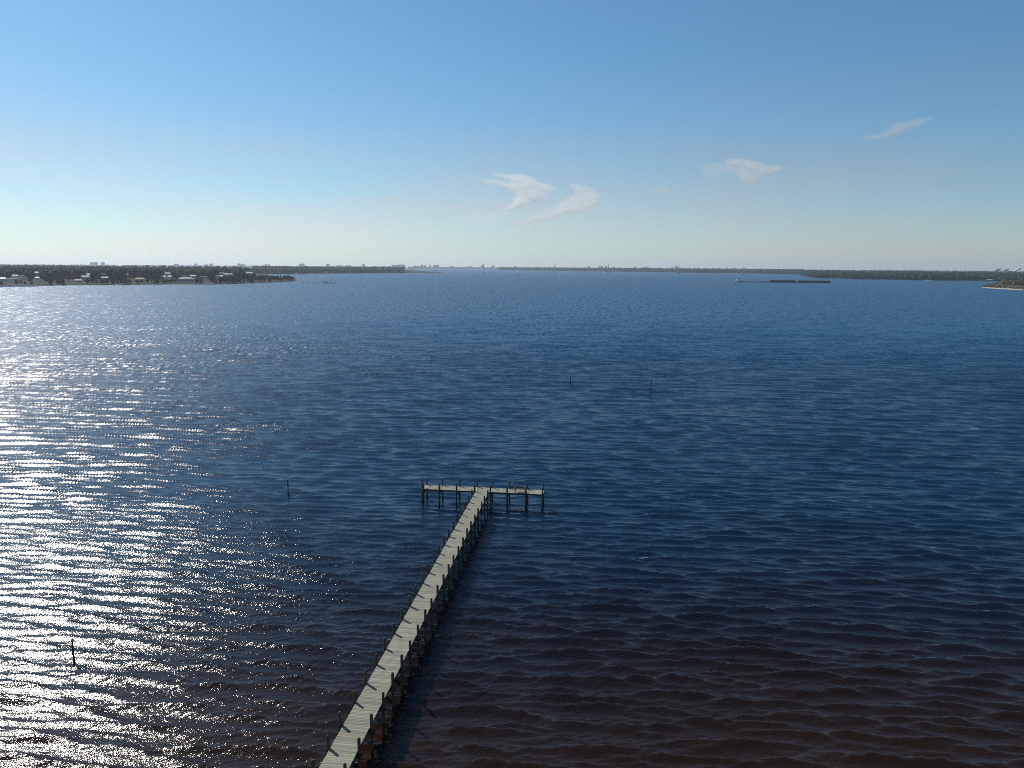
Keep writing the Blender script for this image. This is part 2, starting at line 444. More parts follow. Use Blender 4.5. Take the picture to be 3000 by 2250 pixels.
# ------------------------------------------------------------------ land
def rise(t):                                   # height of the ground t metres inland
    t = np.maximum(t, 0.0)
    return -0.5 + 1.5 * np.clip(t / 6, 0, 1) + 0.9 * np.clip(t / 40, 0, 1) + 8.5 * (1 - np.exp(-t / 550))
class Land:
    def __init__(self, name, front, back, mat, step, tops=1.0, jit=0.004):
        pt = lambda p: (azpx(p[0]), p[1]) if p[1] > 1000 else polar(ground(*p))      # a photo row, or a range in metres
        fp = [pt(p) for p in front]; bp = [pt(p) for p in back]
        self.fa, self.fr = np.array(fp).T; self.ba, self.br = np.array(bp).T
        self.tops = tops
        a0, a1 = self.fa[0], self.fa[-1]
        az = np.linspace(a0, a1, int((a1 - a0) * np.mean(self.fr) / step) + 2)
        jt = np.array([mnoise.fractal(Vector((a * 60, 3.1, len(name))), 1, 2, 4) for a in az])
        rf = self.rf(az) * (1 + jit * jt); rb = np.maximum(self.rb(az), rf + 2)
        rows = 18; V = []
        for kx in range(rows):
            q = (kx / (rows - 1)) ** 2.0
            if np.max(rb - rf) < 1500: q = (1 - math.cos(math.pi * kx / (rows - 1))) / 2
            rr = rf + (rb - rf) * q
            t = np.minimum(rr - rf, rb - rr)
            V.append(np.stack([np.sin(az) * rr, np.cos(az) * rr, rise(t) * np.where(rise(t) > 0, tops, 1)], -1))
        V = np.array(V); na = len(az)
        i = np.arange(rows - 1)[:, None] * na; j = np.arange(na - 1)[None, :]
        F = np.stack([i + j, i + j + 1, i + na + j + 1, i + na + j], -1).reshape(-1, 4)
        o = link(name, np_mesh(name, V.reshape(-1, 3), F, mat, True)); tag(o, kind='structure')
    def rf(self, a): return np.interp(a, self.fa, self.fr)
    def rb(self, a): return np.interp(a, self.ba, self.br)
    def z(self, a, r):
        t = min(r - float(self.rf(a)), float(self.rb(a)) - r)
        return float(rise(np.array(t))) * self.tops
near_left = Land('shore_land',
    [(-900, 846), (-300, 843), (0, 840.5), (60, 839), (100, 838), (200, 836), (300, 835.3), (400, 834.6), (500, 833), (600, 833.5), (680, 832), (740, 829.5), (800, 827.6), (850, 825), (869, 821.6)],
    [(-900, 4200.0), (700, 3200.0), (738, 2650.0), (760, 804.5), (800, 810), (830, 813.5), (869, 821.2)], M['land'], 6)
second_point = Land('shore_land',
    [(700, 804.2), (760, 803.6), (800, 803.2), (860, 803.4), (900, 802.2), (960, 801.2), (1060, 800.6), (1150, 800), (1230, 799.2), (1294, 799.9)],
    [(700, 6500.0), (1100, 6400.0), (1160, 5200.0), (1190, 792.5), (1230, 796), (1270, 798.6), (1294, 799.6)], M['land'], 10)
far_right = Land('shore_land',
    [(1462, 790.8), (1530, 792), (1700, 794.5), (1900, 797), (2050, 799.5), (2200, 801), (2280, 803), (2340, 804), (2352, 808.2), (2368, 812), (2380, 814.5), (2450, 815.5), (2500, 818), (2600, 819), (2700, 821), (2800, 821.8), (2880, 822.5), (2960, 826), (3000, 828), (3900, 836)],
    [(1462, 8600.0), (2200, 8400.0), (2500, 7000.0), (3900, 6500.0)], M['land'], 12)
island = Land('barrier_island',
    [(-2200, 9560.0), (4200, 9560.0)], [(-2200, 10400.0), (4200, 10400.0)], M['land'], 60, jit=0.0)
spit = Land('sand_spit',
    [(2876, 842), (2895, 844.6), (2940, 847.2), (3000, 850.6), (3100, 856), (3700, 880)],
    [(2876, 840.5), (2905, 833), (2925, 827.5), (2945, 826), (3000, 829), (3700, 838)], M['dune'], 3, tops=0.55)

# ------------------------------------------------------------------ houses on the shores
HOUSES = []
def house(px, py, wpx, label, roof='white_roof', wall='white_wall', kind='gable', zr=5.0, depth=8.5, rz=0.0, land=near_left, hip=0.0):
    p = ground(px, py, zr)
    a, r = polar(p); zg = land.z(a, r)
    # stand on the ground: shift along the sight line until the roof sits at the right row
    for _ in range(6):
        zg = max(0.6, land.z(a, r)); p = ground(px, py, zg + zr); a, r = polar(p)
    zg = max(0.6, land.z(a, r))
    w = max(3.5, wpx * r / 2300)
    root = empty('house', (p.x, p.y, zg - 0.3), -a + rz)
    tag(root, label, 'house', 'houses along the shore')
    wh = zr - (0.8 if kind == 'flat' else 1.2)
    MB().box((0, 0, wh / 2), (w, depth, wh)).build('wall', M[wall], root)
    if kind == 'flat': MB().box((0, 0, wh + 0.16), (w + 1.2, depth + 1.2, 0.3)).build('roof', M[roof], root)
    else: MB().gable((0, 0, wh + 0.003), (w, depth), 2.4, 0.6, hip).build('roof', M[roof], root)
    nwin = max(1, int(w / 3.2))
    for k in range(nwin):
        x = (k + 0.5) / nwin * w - w / 2
        MB().box((x, -depth / 2 - 0.03, wh * 0.55), (1.2, 0.08, 1.3)).build('window', M['glass'], root)
    MB().box((w * 0.27 if nwin > 1 else w * 0.32, -depth / 2 - 0.035, 1.05), (0.95, 0.09, 2.1)).build('door', M['grey_wall'], root)
    HOUSES.append((a, r, w, zg + zr - 1.2))
    return root
house(6, 821, 14, 'low white house cut by the left edge, behind the moored boats', zr=4.5)
house(15, 816.5, 14, 'small house with a flat white roof near the left edge', kind='flat')
house(36.6, 815.2, 22, 'house with a long thin cream roof near the left edge', roof='cream_roof', kind='flat')
house(44, 806.5, 11, 'pale grey roofed house above the long white roof at left', roof='grey_roof')
house(64, 807, 16, 'white roofed house, highest of the cluster at the left edge', kind='flat')
house(54, 811.3, 34, 'widest white roofed house of the cluster at the left edge', kind='flat')
house(107, 797.5, 7, 'small white gabled house standing alone in the woods at far left', zr=7.5)
house(108.5, 813, 11, 'white hip roofed house right of the left edge cluster', hip=3)
house(51.5, 823, 16, 'pale boathouse roof right above the moored boats', roof='grey_roof', kind='flat', zr=3.6)
house(114, 824.3, 18, 'white flat roofed boat shelter at the waterline, left shore', kind='flat', zr=3.6)
house(201, 824, 13, 'low white roofed shed beside the first sandy beach on the left shore', kind='flat', zr=3.4)
house(229, 823.7, 20, 'low tan roofed house by the water between two small beaches', roof='tan_roof', wall='tan_wall', zr=3.8, hip=2.5)
house(249, 815, 17, 'tan roofed house with a white gable end above a small beach', roof='cream_roof', wall='white_wall', rz=0.35, zr=7)
house(258.6, 803.5, 6, 'tiny white roof among trees left of the two distant apartment blocks', zr=6.5)
house(303, 801.5, 11, 'white flat roof high in the trees below two distant apartment blocks', kind='flat', zr=8)
house(307, 817, 16, 'dark grey house half hidden by oaks on the left shore', roof='grey_roof', wall='grey_wall', zr=7)
house(376, 804.5, 6, 'tiny white roofed house alone among trees, middle of the left shore', zr=7)
house(410, 820, 28, 'house with a yellow tan hipped roof, middle of the left shore', roof='tan_roof', wall='tan_wall', hip=4, zr=5)
house(490, 801.5, 15, 'bright white steep roofed house standing tall above the left shore trees', zr=8.5, rz=0.4)
house(479, 814.5, 11, 'pinkish pale roofed cottage left of a white roofed twin', roof='cream_roof', zr=5)
house(498, 815, 11, 'white roofed cottage right of the pinkish pale one', zr=5, hip=2)
house(541, 807.7, 14, 'white roofed house above the big grey roofed house', kind='flat', zr=6)
house(545, 818, 40, 'big grey roofed waterfront house, widest roof on the left shore', roof='grey_roof', wall='grey_wall', hip=5, zr=6.5, depth=11)
house(566, 813.5, 16, 'white roofed house just behind the big grey roofed house', zr=6)
house(597.5, 811, 18, 'dark walled house under a thin flat white roof', wall='grey_wall', kind='flat', zr=6)
house(613, 828.5, 22, 'low white boat shelter at the waterline towards the point', kind='flat', zr=2.6, depth=5)
house(642, 809.3, 18, 'bright white roofed house left of the long hipped roof on the point', zr=6)
house(669, 804.5, 27, 'long pale hip roofed house on the point', roof='cream_roof', hip=5, zr=8)
house(649, 800.5, 14, 'green grey gabled house behind the long hipped roof on the point', roof='green_roof', wall='grey_wall', zr=8, rz=0.3)
house(727, 799.5, 19, 'gleaming white tilted roof, brightest house near the end of the point', zr=9.5, rz=0.45, depth=10)
house(2988, 816, 9, 'white house in the woods at the right edge', land=far_right, zr=8, kind='flat')
house(2547.6, 802, 5, 'tiny white house among the trees of the far right shore', land=far_right, zr=9)

def hides_house(a, r, top, width):
    for ha, hr, hw, hz_ in HOUSES:
        if r < hr + 6 and abs(a - ha) * hr < hw * 0.55 + width * 0.4 and top > CAM_H - (CAM_H - hz_) * r / hr: return True
    return False

# open shelters on posts
def shelter(px, py, wpx, zr, label, base_z=0.0, roof='white_roof', depth=7.0, pitch=0.0):
    p = ground(px, py, zr + base_z); a, r = polar(p); w = wpx * r / 2300
    root = empty('boathouse', (p.x, p.y, base_z), -a); tag(root, label, 'boathouse', 'open boathouses over the water')
    MB().gable((0, 0, zr - 0.5), (w, depth), 0.7, 0.3, 1.0).build('roof', M[roof], root)
    for x in (-w / 2 + 0.3, 0, w / 2 - 0.3):
        for y in (-depth / 2 + 0.3, depth / 2 - 0.3):
            MB().tube((x, y, -1.5), (x, y, zr - 0.5), 0.16, 0.14, 7).build('post', M['beam'], root)
    MB().box((0, 0, 1.3), (w, depth, 0.2)).build('deck', M['beam'], root)
    return root
shelter(834, 809.5, 18, 5.2, 'flat white boathouse roof behind the tip of the wooded point')
shelter(2899, 819.2, 14, 4.5, 'white roofed boathouse off the sandy spit at the right edge')
shelter(2925, 826.3, 9, 3.0, 'low white shelter on the beach behind the sandy spit')
shelter(2717, 820.6, 20, 2.2, 'low pale dock shelter under the trees of the right shore', roof='cream_roof')
for px, py, w, lb in ((868, 803.6, 12, 'dark dock below the wooded second point, leftmost of four'),
                      (914, 802.4, 26, 'longest dark dock below the wooded second point'),
                      (936, 801.8, 9, 'short dark dock right of the longest one on the second point'),
                      (954, 801.8, 13, 'dark covered dock at the right end of the dock row')):
    shelter(px, py - 2.2, w, 3.4, lb, roof='grey_roof')

# ------------------------------------------------------------------ woods and trees
ICO_V = None
def ico():
    bm = bmesh.new(); bmesh.ops.create_icosphere(bm, subdivisions=1, radius=1.0)
    v = np.array([x.co[:] for x in bm.verts]); f = np.array([[x.index for x in p.verts] for p in bm.faces]); bm.free()
    return v, f
IV, IF = ico()
def wood(name, label, pts, mat, blobs=3):
    """pts: (x, y, ground z, height, width) of each tree of a distant mass of trees"""
    P = np.array(pts); n = len(P); Vs = []; Fs = []; base = 0
    for b in range(blobs):
        c = P[:, :3].copy(); h = P[:, 3]; w = P[:, 4]
        if b == 0: zc, rx, rz = 0.45 * h, 0.5 * w, 0.45 * h
        else: zc, rx, rz = rng.uniform(0.55, 0.84, n) * h, rng.uniform(0.2, 0.38, n) * w, rng.uniform(0.12, 0.2, n) * h
        c[:, 0] += rng.normal(0, 0.24, n) * w * (b > 0); c[:, 1] += rng.normal(0, 0.24, n) * w * (b > 0); c[:, 2] += zc
        ang = rng.uniform(0, 6.28, n); ca, sa = np.cos(ang)[:, None], np.sin(ang)[:, None]
        j = rng.uniform(0.65, 1.3, (n, len(IV)))
        x = IV[None, :, 0] * j; y = IV[None, :, 1] * j; z = IV[None, :, 2] * j
        V = np.stack([c[:, 0:1] + (x * ca - y * sa) * rx[:, None], c[:, 1:2] + (x * sa + y * ca) * rx[:, None], c[:, 2:3] + z * rz[:, None]], -1)
        Vs.append(V.reshape(-1, 3)); Fs.append((IF[None] + (np.arange(n) * len(IV))[:, None, None] + base).reshape(-1, 3)); base += n * len(IV)
    o = link(name, np_mesh(name, np.concatenate(Vs), np.concatenate(Fs), mat)); tag(o, label, 'wood', kind='stuff')
    return o
def scatter(land, px0, px1, n, tmin, tmax, hmin, hmax, power=1.6):
    out = []; a0, a1 = azpx(px0), azpx(px1)
    for _ in range(n):
        a = random.uniform(a0, a1); rf, rb = float(land.rf(a)), float(land.rb(a))
        t = tmin + (tmax - tmin) * random.random() ** power
        r = rf + t
        if r > rb - 6: continue
        h = random.uniform(hmin, hmax) * (1 + 0.25 * mnoise.noise(Vector((math.sin(a) * r, math.cos(a) * r, 0)) * 0.006))
        if hides_house(a, r, land.z(a, r) + h, h * 0.6): continue
        p = from_polar(a, r); out.append((p.x, p.y, land.z(a, r) - 0.4, h, h * random.uniform(0.5, 0.75)))
    return out
def wood_points():
    A = scatter(near_left, -500, 735, 4300, 260, 2400, 13, 20, 1.5)
    B = scatter(second_point, 742, 1182, 2300, 8, 1300, 15, 21, 1.7)
    C = scatter(far_right, 1462, 2352, 4200, 6, 1700, 16, 22, 2.0) + scatter(far_right, 2342, 3500, 4600, 5, 1500, 12, 18, 1.6)
    return A, B, C
WA, WB, WC = wood_points()
wood('pine_wood', 'dark pine wood covering the land behind the houses on the left shore', WA, M['pine'])
wood('pine_wood', 'dense dark wood on the second point, reaching down to the water', WB, M['pine'])
wood('pine_wood', 'long low band of wood along the far shore on the right', WC, M['pine'])
WD = []
for k in range(1500):
    a = random.uniform(azpx(-700), azpx(3400)); r = random.uniform(9750, 10300); p = from_polar(a, r)
    WD.append((p.x, p.y, 5, random.uniform(12, 20), random.uniform(30, 70)))
wood('coastal_wood', 'thin hazy line of scrub wood along the farthest coast', WD, M['pine'], 2)
WS = []
a0, a1 = azpx(2884), azpx(3600)
for k in range(1500):
    a = a0 + (a1 - a0) * random.random() ** 1.5; rf, rb = float(spit.rf(a)), float(spit.rb(a))
    q = random.random(); r = rf + 9 + (rb - rf - 16) * q
    if rb - rf < 20: continue
    p = from_polar(a, r); px_t = (a - a0) / (azpx(3000) - a0)
    h = random.uniform(1.0, 2.6) + (random.uniform(0, 6) if px_t > 0.5 and q > 0.3 else 0)
    WS.append((p.x, p.y, spit.z(a, r) - 0.2, h, h * random.uniform(1.0, 1.8)))
wood('dune_scrub', 'brownish green scrub covering the sandy spit at the right edge', WS, M['scrub'], 2)

def make_tree(kind, seed, mat):
    rd = random.Random(seed); root = empty('shore_tree')
    H = {'oak': 10.0, 'pine': 15.0, 'bush': 6.0}[kind]; W = {'oak': 9.0, 'pine': 6.5, 'bush': 6.5}[kind]
    z0 = {'oak': 0.25, 'pine': 0.5, 'bush': 0.08}[kind]
    tb = MB(); tb.tube((0, 0, -0.6), (0.2, 0, H * 0.55), 0.32, 0.18, 7); tb.tube((0.2, 0, H * 0.55), (0, 0.2, H * 0.9), 0.18, 0.06, 6)
    for k in range(6):
        a = rd.uniform(0, 6.28); z = rd.uniform(z0 + 0.08, 0.75) * H; d = rd.uniform(0.25, 0.4) * W
        tb.tube((0.1, 0, z), (math.cos(a) * d, math.sin(a) * d, z + rd.uniform(0.5, 1.6)), 0.11, 0.04, 5)
    tb.build('trunk', M['bark'], root)
    v = []; f = []
    for k in range(26):
        a = rd.uniform(0, 6.28); q = rd.random(); zz = z0 + (1 - z0) * q
        prof = math.sin(math.pi * min(1, 0.18 + 0.82 * q)) ** 0.6 if kind != 'pine' else (1.05 - 0.7 * q)
        d = math.sqrt(rd.random()) * 0.42 * W * prof
        c = Vector((math.cos(a) * d, math.sin(a) * d, zz * H)); rr = rd.uniform(0.13, 0.2) * W * (0.7 + 0.5 * prof)
        for e in range(16):                    # leaf clumps: bent cards through the cluster's volume
            dr = Vector((rd.gauss(0, 1), rd.gauss(0, 1), rd.gauss(0, 0.7))).normalized() * rr * rd.random() ** 0.4
            p = c + dr; nrm = (dr + Vector((rd.gauss(0, 1), rd.gauss(0, 1), rd.gauss(0, 1))) * rr * 0.5).normalized()
            t1 = nrm.orthogonal().normalized(); t2 = nrm.cross(t1); s = rr * rd.uniform(0.3, 0.55); n0 = len(v)
            v += [tuple(p + t1 * s), tuple(p + t2 * s * 0.8 + nrm * 0.2 * s), tuple(p - t1 * s), tuple(p - t2 * s * 0.8 + nrm * 0.15 * s)]
            f += [(n0, n0 + 1, n0 + 2), (n0, n0 + 2, n0 + 3)]
    me = bpy.data.meshes.new('crown'); me.from_pydata(v, [], f); me.materials.append(mat); me.update()
    link('crown', me, root)
    return root, H
PROTO = {'oak': [make_tree('oak', s, M['oak']) for s in (1, 2, 3)], 'pine': [make_tree('pine', s, M['pine']) for s in (4, 5)], 'bush': [make_tree('bush', s, M['scrub']) for s in (6, 7)]}
USED = set()
def place_tree(kind, pos, h, label, group):
    t, H = random.choice(PROTO[kind])
    if t.name in USED: o = copy_tree(t)
    else: o = t; USED.add(t.name)
    s = h / H; o.location = pos; o.scale = (s * random.uniform(0.9, 1.25), s * random.uniform(0.9, 1.25), s)
    o.rotation_euler = (0, 0, random.uniform(0, 6.28))
    o['label'] = label; o['category'] = 'tree'; o['group'] = group

# individual trees of the near shores
def near_trees():
    got = 0; tries = 0
    while got < 250 and tries < 4000:
        tries += 1
        px = random.uniform(-60, 745); a = azpx(px); rf = float(near_left.rf(a)); rb = float(near_left.rb(a))
        t = 7 + 260 * random.random() ** 1.3; r = rf + t
        if r > rb - 8: continue
        kind = random.choice(('oak', 'oak', 'oak', 'pine'))
        h = random.uniform(4.5, 8.5) if t < 60 else random.uniform(7, 12)
        if hides_house(a, r, near_left.z(a, r) + h * 1.2, h): continue
        p = from_polar(a, r, near_left.z(a, r) - 0.2)
        if kind == 'pine': place_tree('pine', p, h * 1.25, 'slender pine standing among the houses of the left shore', 'pines among the left shore houses')
        else: place_tree('oak', p, h, 'broad dark oak standing among the houses of the left shore', 'oaks among the left shore houses')
        got += 1
    for _ in range(95):
        px = random.uniform(640, 862); a = azpx(px, 822); rf = float(near_left.rf(a)); rb = float(near_left.rb(a))
        if rb - rf < 14: continue
        r = random.uniform(rf + 6, min(rb - 5, rf + 190))
        if hides_house(a, r, near_left.z(a, r) + 9, 7): continue
        place_tree(random.choice(('bush', 'oak')), from_polar(a, r, near_left.z(a, r) - 0.2), random.uniform(5, 9.0) * (1 if px < 845 else 0.7), 'bushy tree crowding the low tip of the left point', 'bushy trees on the tip of the point')
    for _ in range(16):
        px = random.uniform(1183, 1288); a = azpx(px); rf = float(second_point.rf(a)); rb = float(second_point.rb(a))
        r = rf + (rb - rf) * random.uniform(0.3, 0.7)
        h = 9 + 9 * max(0, (1215 - px) / 40) if px < 1215 else random.uniform(4, 8)
        if 1262 < px < 1280: h = 10
        place_tree('pine', from_polar(a, r, second_point.z(a, r) - 0.2), h, 'small lone pine on the bare end of the second point', 'pines on the end of the second point')
    for _ in range(16):
        px = random.uniform(2945, 3040); a = azpx(px, 830); r = float(spit.rb(a)) - random.uniform(15, 120)
        place_tree('oak', from_polar(a, r, spit.z(a, r) - 0.2), random.uniform(7, 13), 'round topped tree behind the dunes at the right edge', 'trees behind the dunes')
near_trees()

# ------------------------------------------------------------------ the pier
TH = R(7.06)
ax_a = Vector((math.sin(TH), math.cos(TH), 0)); ax_n = Vector((math.cos(TH), -math.sin(TH), 0))
S0 = 93.78; DECK = 2.30
pier = empty('pier', ax_a * S0 + ax_n * -15.48, -TH)
tag(pier, 'long grey plank pier on wooden pilings ending in a T-shaped platform', 'pier')
def piling_mesh(hgt, seed):
    rd = random.Random(seed); m = MB()
    m.lathe([(0.118, -2.5), (0.115, 0), (0.112, DECK), (0.106, DECK + hgt - 0.10), (0.098, DECK + hgt - 0.035), (0.06, DECK + hgt), (0.012, DECK + hgt + 0.012)], 12)
    me = bpy.data.meshes.new('piling'); me.from_pydata(m.v, [], m.f); me.materials.append(M['pile'])
    me.polygons.foreach_set('use_smooth', [True] * len(me.polygons)); me.update(); return me
PM = [piling_mesh(h, i) for i, h in enumerate((0.9, 0.95, 0.98, 1.03))]
def piling(u, v, parent=pier, me=None):
    o = link('piling', me or random.choice(PM), parent)
    o.location = (u, v, 0); o.rotation_euler = (random.gauss(0, 0.011), random.gauss(0, 0.011), random.uniform(0, 6.28)); k = random.uniform(0.92, 1.1); o.scale = (k, k, random.uniform(0.985, 1.02))
PV = [90.75 - 2.44 * k - S0 for k in range(28)]
for v in PV:
    for u in (-1.045, 1.045): piling(u, v + random.gauss(0, 0.025))
TU = (-8.2, -5.95, -3.5, -1.05, 1.12, 3.45, 6.0, 8.2)
for u in TU:
    piling(u + random.gauss(0, 0.02), -1.03); piling(u + random.gauss(0, 0.03), 1.03)
piling(-8.62, -0.15, me=piling_mesh(1.15, 9))
BP = 0.1525; BW = 0.138; BT = 0.038
bme = None
def board_mesh(L):
    m = MB(); b = 0.004
    m.box((0, 0, -BT / 2 - b / 2), (L, BW, BT - b)); 
    x, y = L / 2, BW / 2; n = len(m.v)
    m.v += [(-x, -y, -b), (x, -y, -b), (x, y, -b), (-x, y, -b), (-x + b, -y + b, 0), (x - b, -y + b, 0), (x - b, y - b, 0), (-x + b, y - b, 0)]
    m.f = [q for q in m.f if q != (4, 5, 6, 7)]
    m.f += [(n + 4, n + 5, n + 6, n + 7), (n, n + 1, n + 5, n + 4), (n + 1, n + 2, n + 6, n + 5), (n + 2, n + 3, n + 7, n + 6), (n + 3, n, n + 4, n + 7)]
    return m
bm0 = board_mesh(1.83)
bme = bpy.data.meshes.new('deck_board'); bme.from_pydata(bm0.v, [], bm0.f); bme.materials.append(M['deck']); bme.update()
v_top = -0.93; v_vis = 36.5 - S0; v_land = PV[-1] - 0.5
vs = np.arange(v_top - BP / 2, v_land, -BP)
vis = [v for v in vs if v > v_vis]
near_b = set(vis[-300:])
rest = MB()
def add_board(mb, L, u, v, rot=0.0, dz=0.0):
    n = len(mb.v); cs, sn = math.cos(rot), math.sin(rot); src = board_mesh(L)
    mb.v += [(u + x * cs - y * sn, v + x * sn + y * cs, DECK + z + dz) for x, y, z in src.v]
    mb.f += [tuple(n + i for i in q) for q in src.f]
for v in vs:
    dz = random.gauss(0, 0.0022); du = random.gauss(0, 0.009); rz = random.gauss(0, 0.0016)
    if v in near_b:
        o = link('deck_board', bme, pier); o.location = (du, v, DECK + dz); o.rotation_euler = (random.gauss(0, 0.008), 0, rz)
    else: add_board(rest, 1.83, du, v, rz, dz)
tu = np.arange(-8.35, 8.36, BP)
for u in tu: add_board(rest, 1.84, u, random.gauss(0, 0.008), math.pi / 2 + random.gauss(0, 0.0016), random.gauss(0, 0.0022))
o = rest.build('deck_boards', M['deck'], pier); o['kind'] = 'stuff'
ZB = DECK - BT - 0.006
for u in (-0.86, 0.0, 0.86):
    L = v_top - 0.02 - v_land
    MB().box((u, (v_top - 0.02 + v_land) / 2, ZB - 0.1), (0.045, L, 0.2)).build('stringer', M['beam'], pier)
for v in (-0.87, 0.0, 0.87):
    MB().box((0, v, ZB - 0.1), (16.72, 0.045, 0.2)).build('stringer', M['beam'], pier)
for v in PV:
    for s in (-0.145, 0.145): MB().box((0, v + s, ZB - 0.302), (2.45, 0.045, 0.2)).build('cross_beam', M['beam'], pier)
for u in TU:
    for s in (-0.145, 0.145): MB().box((u + s, 0, ZB - 0.302), (0.045, 2.4, 0.2)).build('cross_beam', M['beam'], pier)

# bench on the right arm of the T
def build_bench():
    loc = pier.location + ax_n * 5.05 + ax_a * -0.62
    b = empty('bench', (loc.x, loc.y, DECK), -TH)
    tag(b, 'dark wooden bench with a slatted back on the right arm of the pier', 'bench')
    for x in (-0.62, 0.62):
        MB().box((x, 0, 0.42), (0.07, 0.07, 0.84)).build('leg', M['bleached'], b)
        MB().box((x, 0.46, 0.215), (0.07, 0.07, 0.43)).build('leg', M['bench'], b)
        MB().box((x, 0.25, 0.62), (0.08, 0.55, 0.035)).build('armrest', M['bench'], b)
        MB().box((x, 0.44, 0.515), (0.05, 0.05, 0.17)).build('armrest_post', M['bench'], b)
    for k in range(4): MB().box((0, 0.08 + k * 0.125, 0.45), (1.24, 0.11, 0.035)).build('seat_slat', M['bench'], b)
    MB().box((0, 0.0, 0.82), (1.17, 0.04, 0.12)).build('back_rail', M['bench'], b)
    MB().box((0, 0.0, 0.52), (1.17, 0.04, 0.06)).build('back_rail', M['bench'], b)
    for k in range(10): MB().box((-0.52 + k * 0.1155, 0.0, 0.655), (0.05, 0.025, 0.209)).build('back_slat', M['bench'], b)
build_bench()

# lone pilings in open water
for px, py, pt, lb in ((845, 1455, 1405, 'lone piling with a pale top left of the pier head'),
                       (1671, 1126, 1099, 'thin lone piling far out, left of a taller pair mate'),
                       (1907, 1151, 1109, 'taller lone piling far out to the right of the pier'),
                       (217, 1940, 1873, 'lone piling in the sun glitter at the lower left')):
    p = ground(px, py); h = height_at(p, pt)
    root = empty('mooring_post', p); tag(root, lb, 'piling', 'lone pilings in open water')
    root.scale = (1.7, 1.7, 1.0) if py < 1200 else (1.0, 1.0, 1.0)
    MB().lathe([(0.085, -2.5), (0.082, 0), (0.078, h - 0.1), (0.072, h - 0.03)], 12).build('shaft', M['pile'], root, True)
    MB().lathe([(0.083, h - 0.029), (0.085, h + 0.01), (0.06, h + 0.06), (0.01, h + 0.065)], 12).build('cap', M['bleached'], root, True)
    root.rotation_euler = (random.gauss(0, 0.012), random.gauss(0, 0.012), 0)

# ------------------------------------------------------------------ barges and pushboat
def hull_outline(L, W, bow=0.0, stern=0.0):
    return [(-L / 2, -W / 2 + stern), (-L / 2 + stern, -W / 2), (L / 2 - bow, -W / 2), (L / 2, -W / 2 + bow * 0.8), (L / 2, W / 2 - bow * 0.8), (L / 2 - bow, W / 2), (-L / 2 + stern, W / 2), (-L / 2, W / 2 - stern)]
pA = ground(2151, 826.2); pB = ground(2434, 829.3)
tow_dir = (pB - pA); TL = tow_dir.length; tow_dir.normalize(); tow_rz = math.atan2(tow_dir.y, tow_dir.x)
def tow(px0, px1):
    f0, f1 = (px0 - 2151) / (2434 - 2151), (px1 - 2151) / (2434 - 2151)
    c = pA + tow_dir * TL * (f0 + f1) / 2; return c, TL * (f1 - f0) - 1.0
def barge(px0, px1, label, deck, coam, mat, bow=False):
    c, L = tow(px0, px1); W = 11.0
    root = empty('barge', (c.x, c.y, 0), tow_rz); tag(root, label, 'barge', 'barges pushed in a line')
    MB().prism(hull_outline(L, W, 1.5, 0.5), -1.5, deck, 1.0).build('hull', M[mat], root)
    MB().box((0, -W / 2 - 0.06, deck - 0.25), (L - 3, 0.14, 0.25)).build('rub_rail', M['rust_hull'], root)
    if coam:
        l2 = L - 7
        for y in (-W / 2 + 1.1, W / 2 - 1.1): MB().box((0, y, deck + coam / 2), (l2, 0.25, coam)).build('coaming', M['black_hull'], root)
        for x in (-l2 / 2, l2 / 2): MB().box((x, 0, deck + coam / 2), (0.25, W - 2.45, coam)).build('coaming', M['black_hull'], root)
        nc = 6
        for k in range(nc):
            x = -l2 / 2 + (k + 0.5) * l2 / nc
            MB().prism([(-(W / 2 - 1), 0), (W / 2 - 1, 0), (W / 2 - 2.6, 0.8), (-(W / 2 - 2.6), 0.8)], 0, l2 / nc - 0.5).build('hatch_cover', M['black_hull'], root)
            ob = [x_ for x_ in root.children if x_.name.startswith('hatch_cover')][-1]
            ob.rotation_euler = (R(90), 0, R(90)); ob.location = (x - (l2 / nc - 0.5) / 2, 0, deck + coam + 0.01)
    for x in (-L / 2 + 1.6, L / 2 - 1.8):
        for y in (-3.5, 3.5): MB().lathe([(0.3, deck), (0.3, deck + 0.7), (0.42, deck + 0.75), (0.42, deck + 0.9)], 8, (x, y, 0)).build('bollard', M['dark_paint'], root)
    if bow:
        MB().box((L / 2 - 5.6, 0, deck + 0.9), (1.6, 5, 1.7)).build('white_locker', M['white_paint'], root)
        MB().box((L / 2 - 2.4, -1.5, deck + 0.75), (1.8, 3, 1.4)).build('white_locker', M['white_paint'], root)
        MB().tube((L / 2 - 1.0, 0, deck), (L / 2 - 1.0, 0, deck + 4), 0.12, 0.08, 6).build('light_mast', M['white_paint'], root)
    else:
        MB().box((-L / 2 + 1.8, 2.0, deck + 0.6), (1.6, 2.2, 1.2)).build('white_locker', M['white_paint'], root)
barge(2176, 2252.5, 'low empty flat barge right in front of the white pushboat', 1.6, 0, 'black_hull')
barge(2252.5, 2336, 'high sided dark covered barge, middle of the three barges', 2.6, 2.2, 'rust_hull')
barge(2336, 2434, 'high sided black covered barge with white lockers at its bow, foremost', 2.7, 2.0, 'black_hull', True)
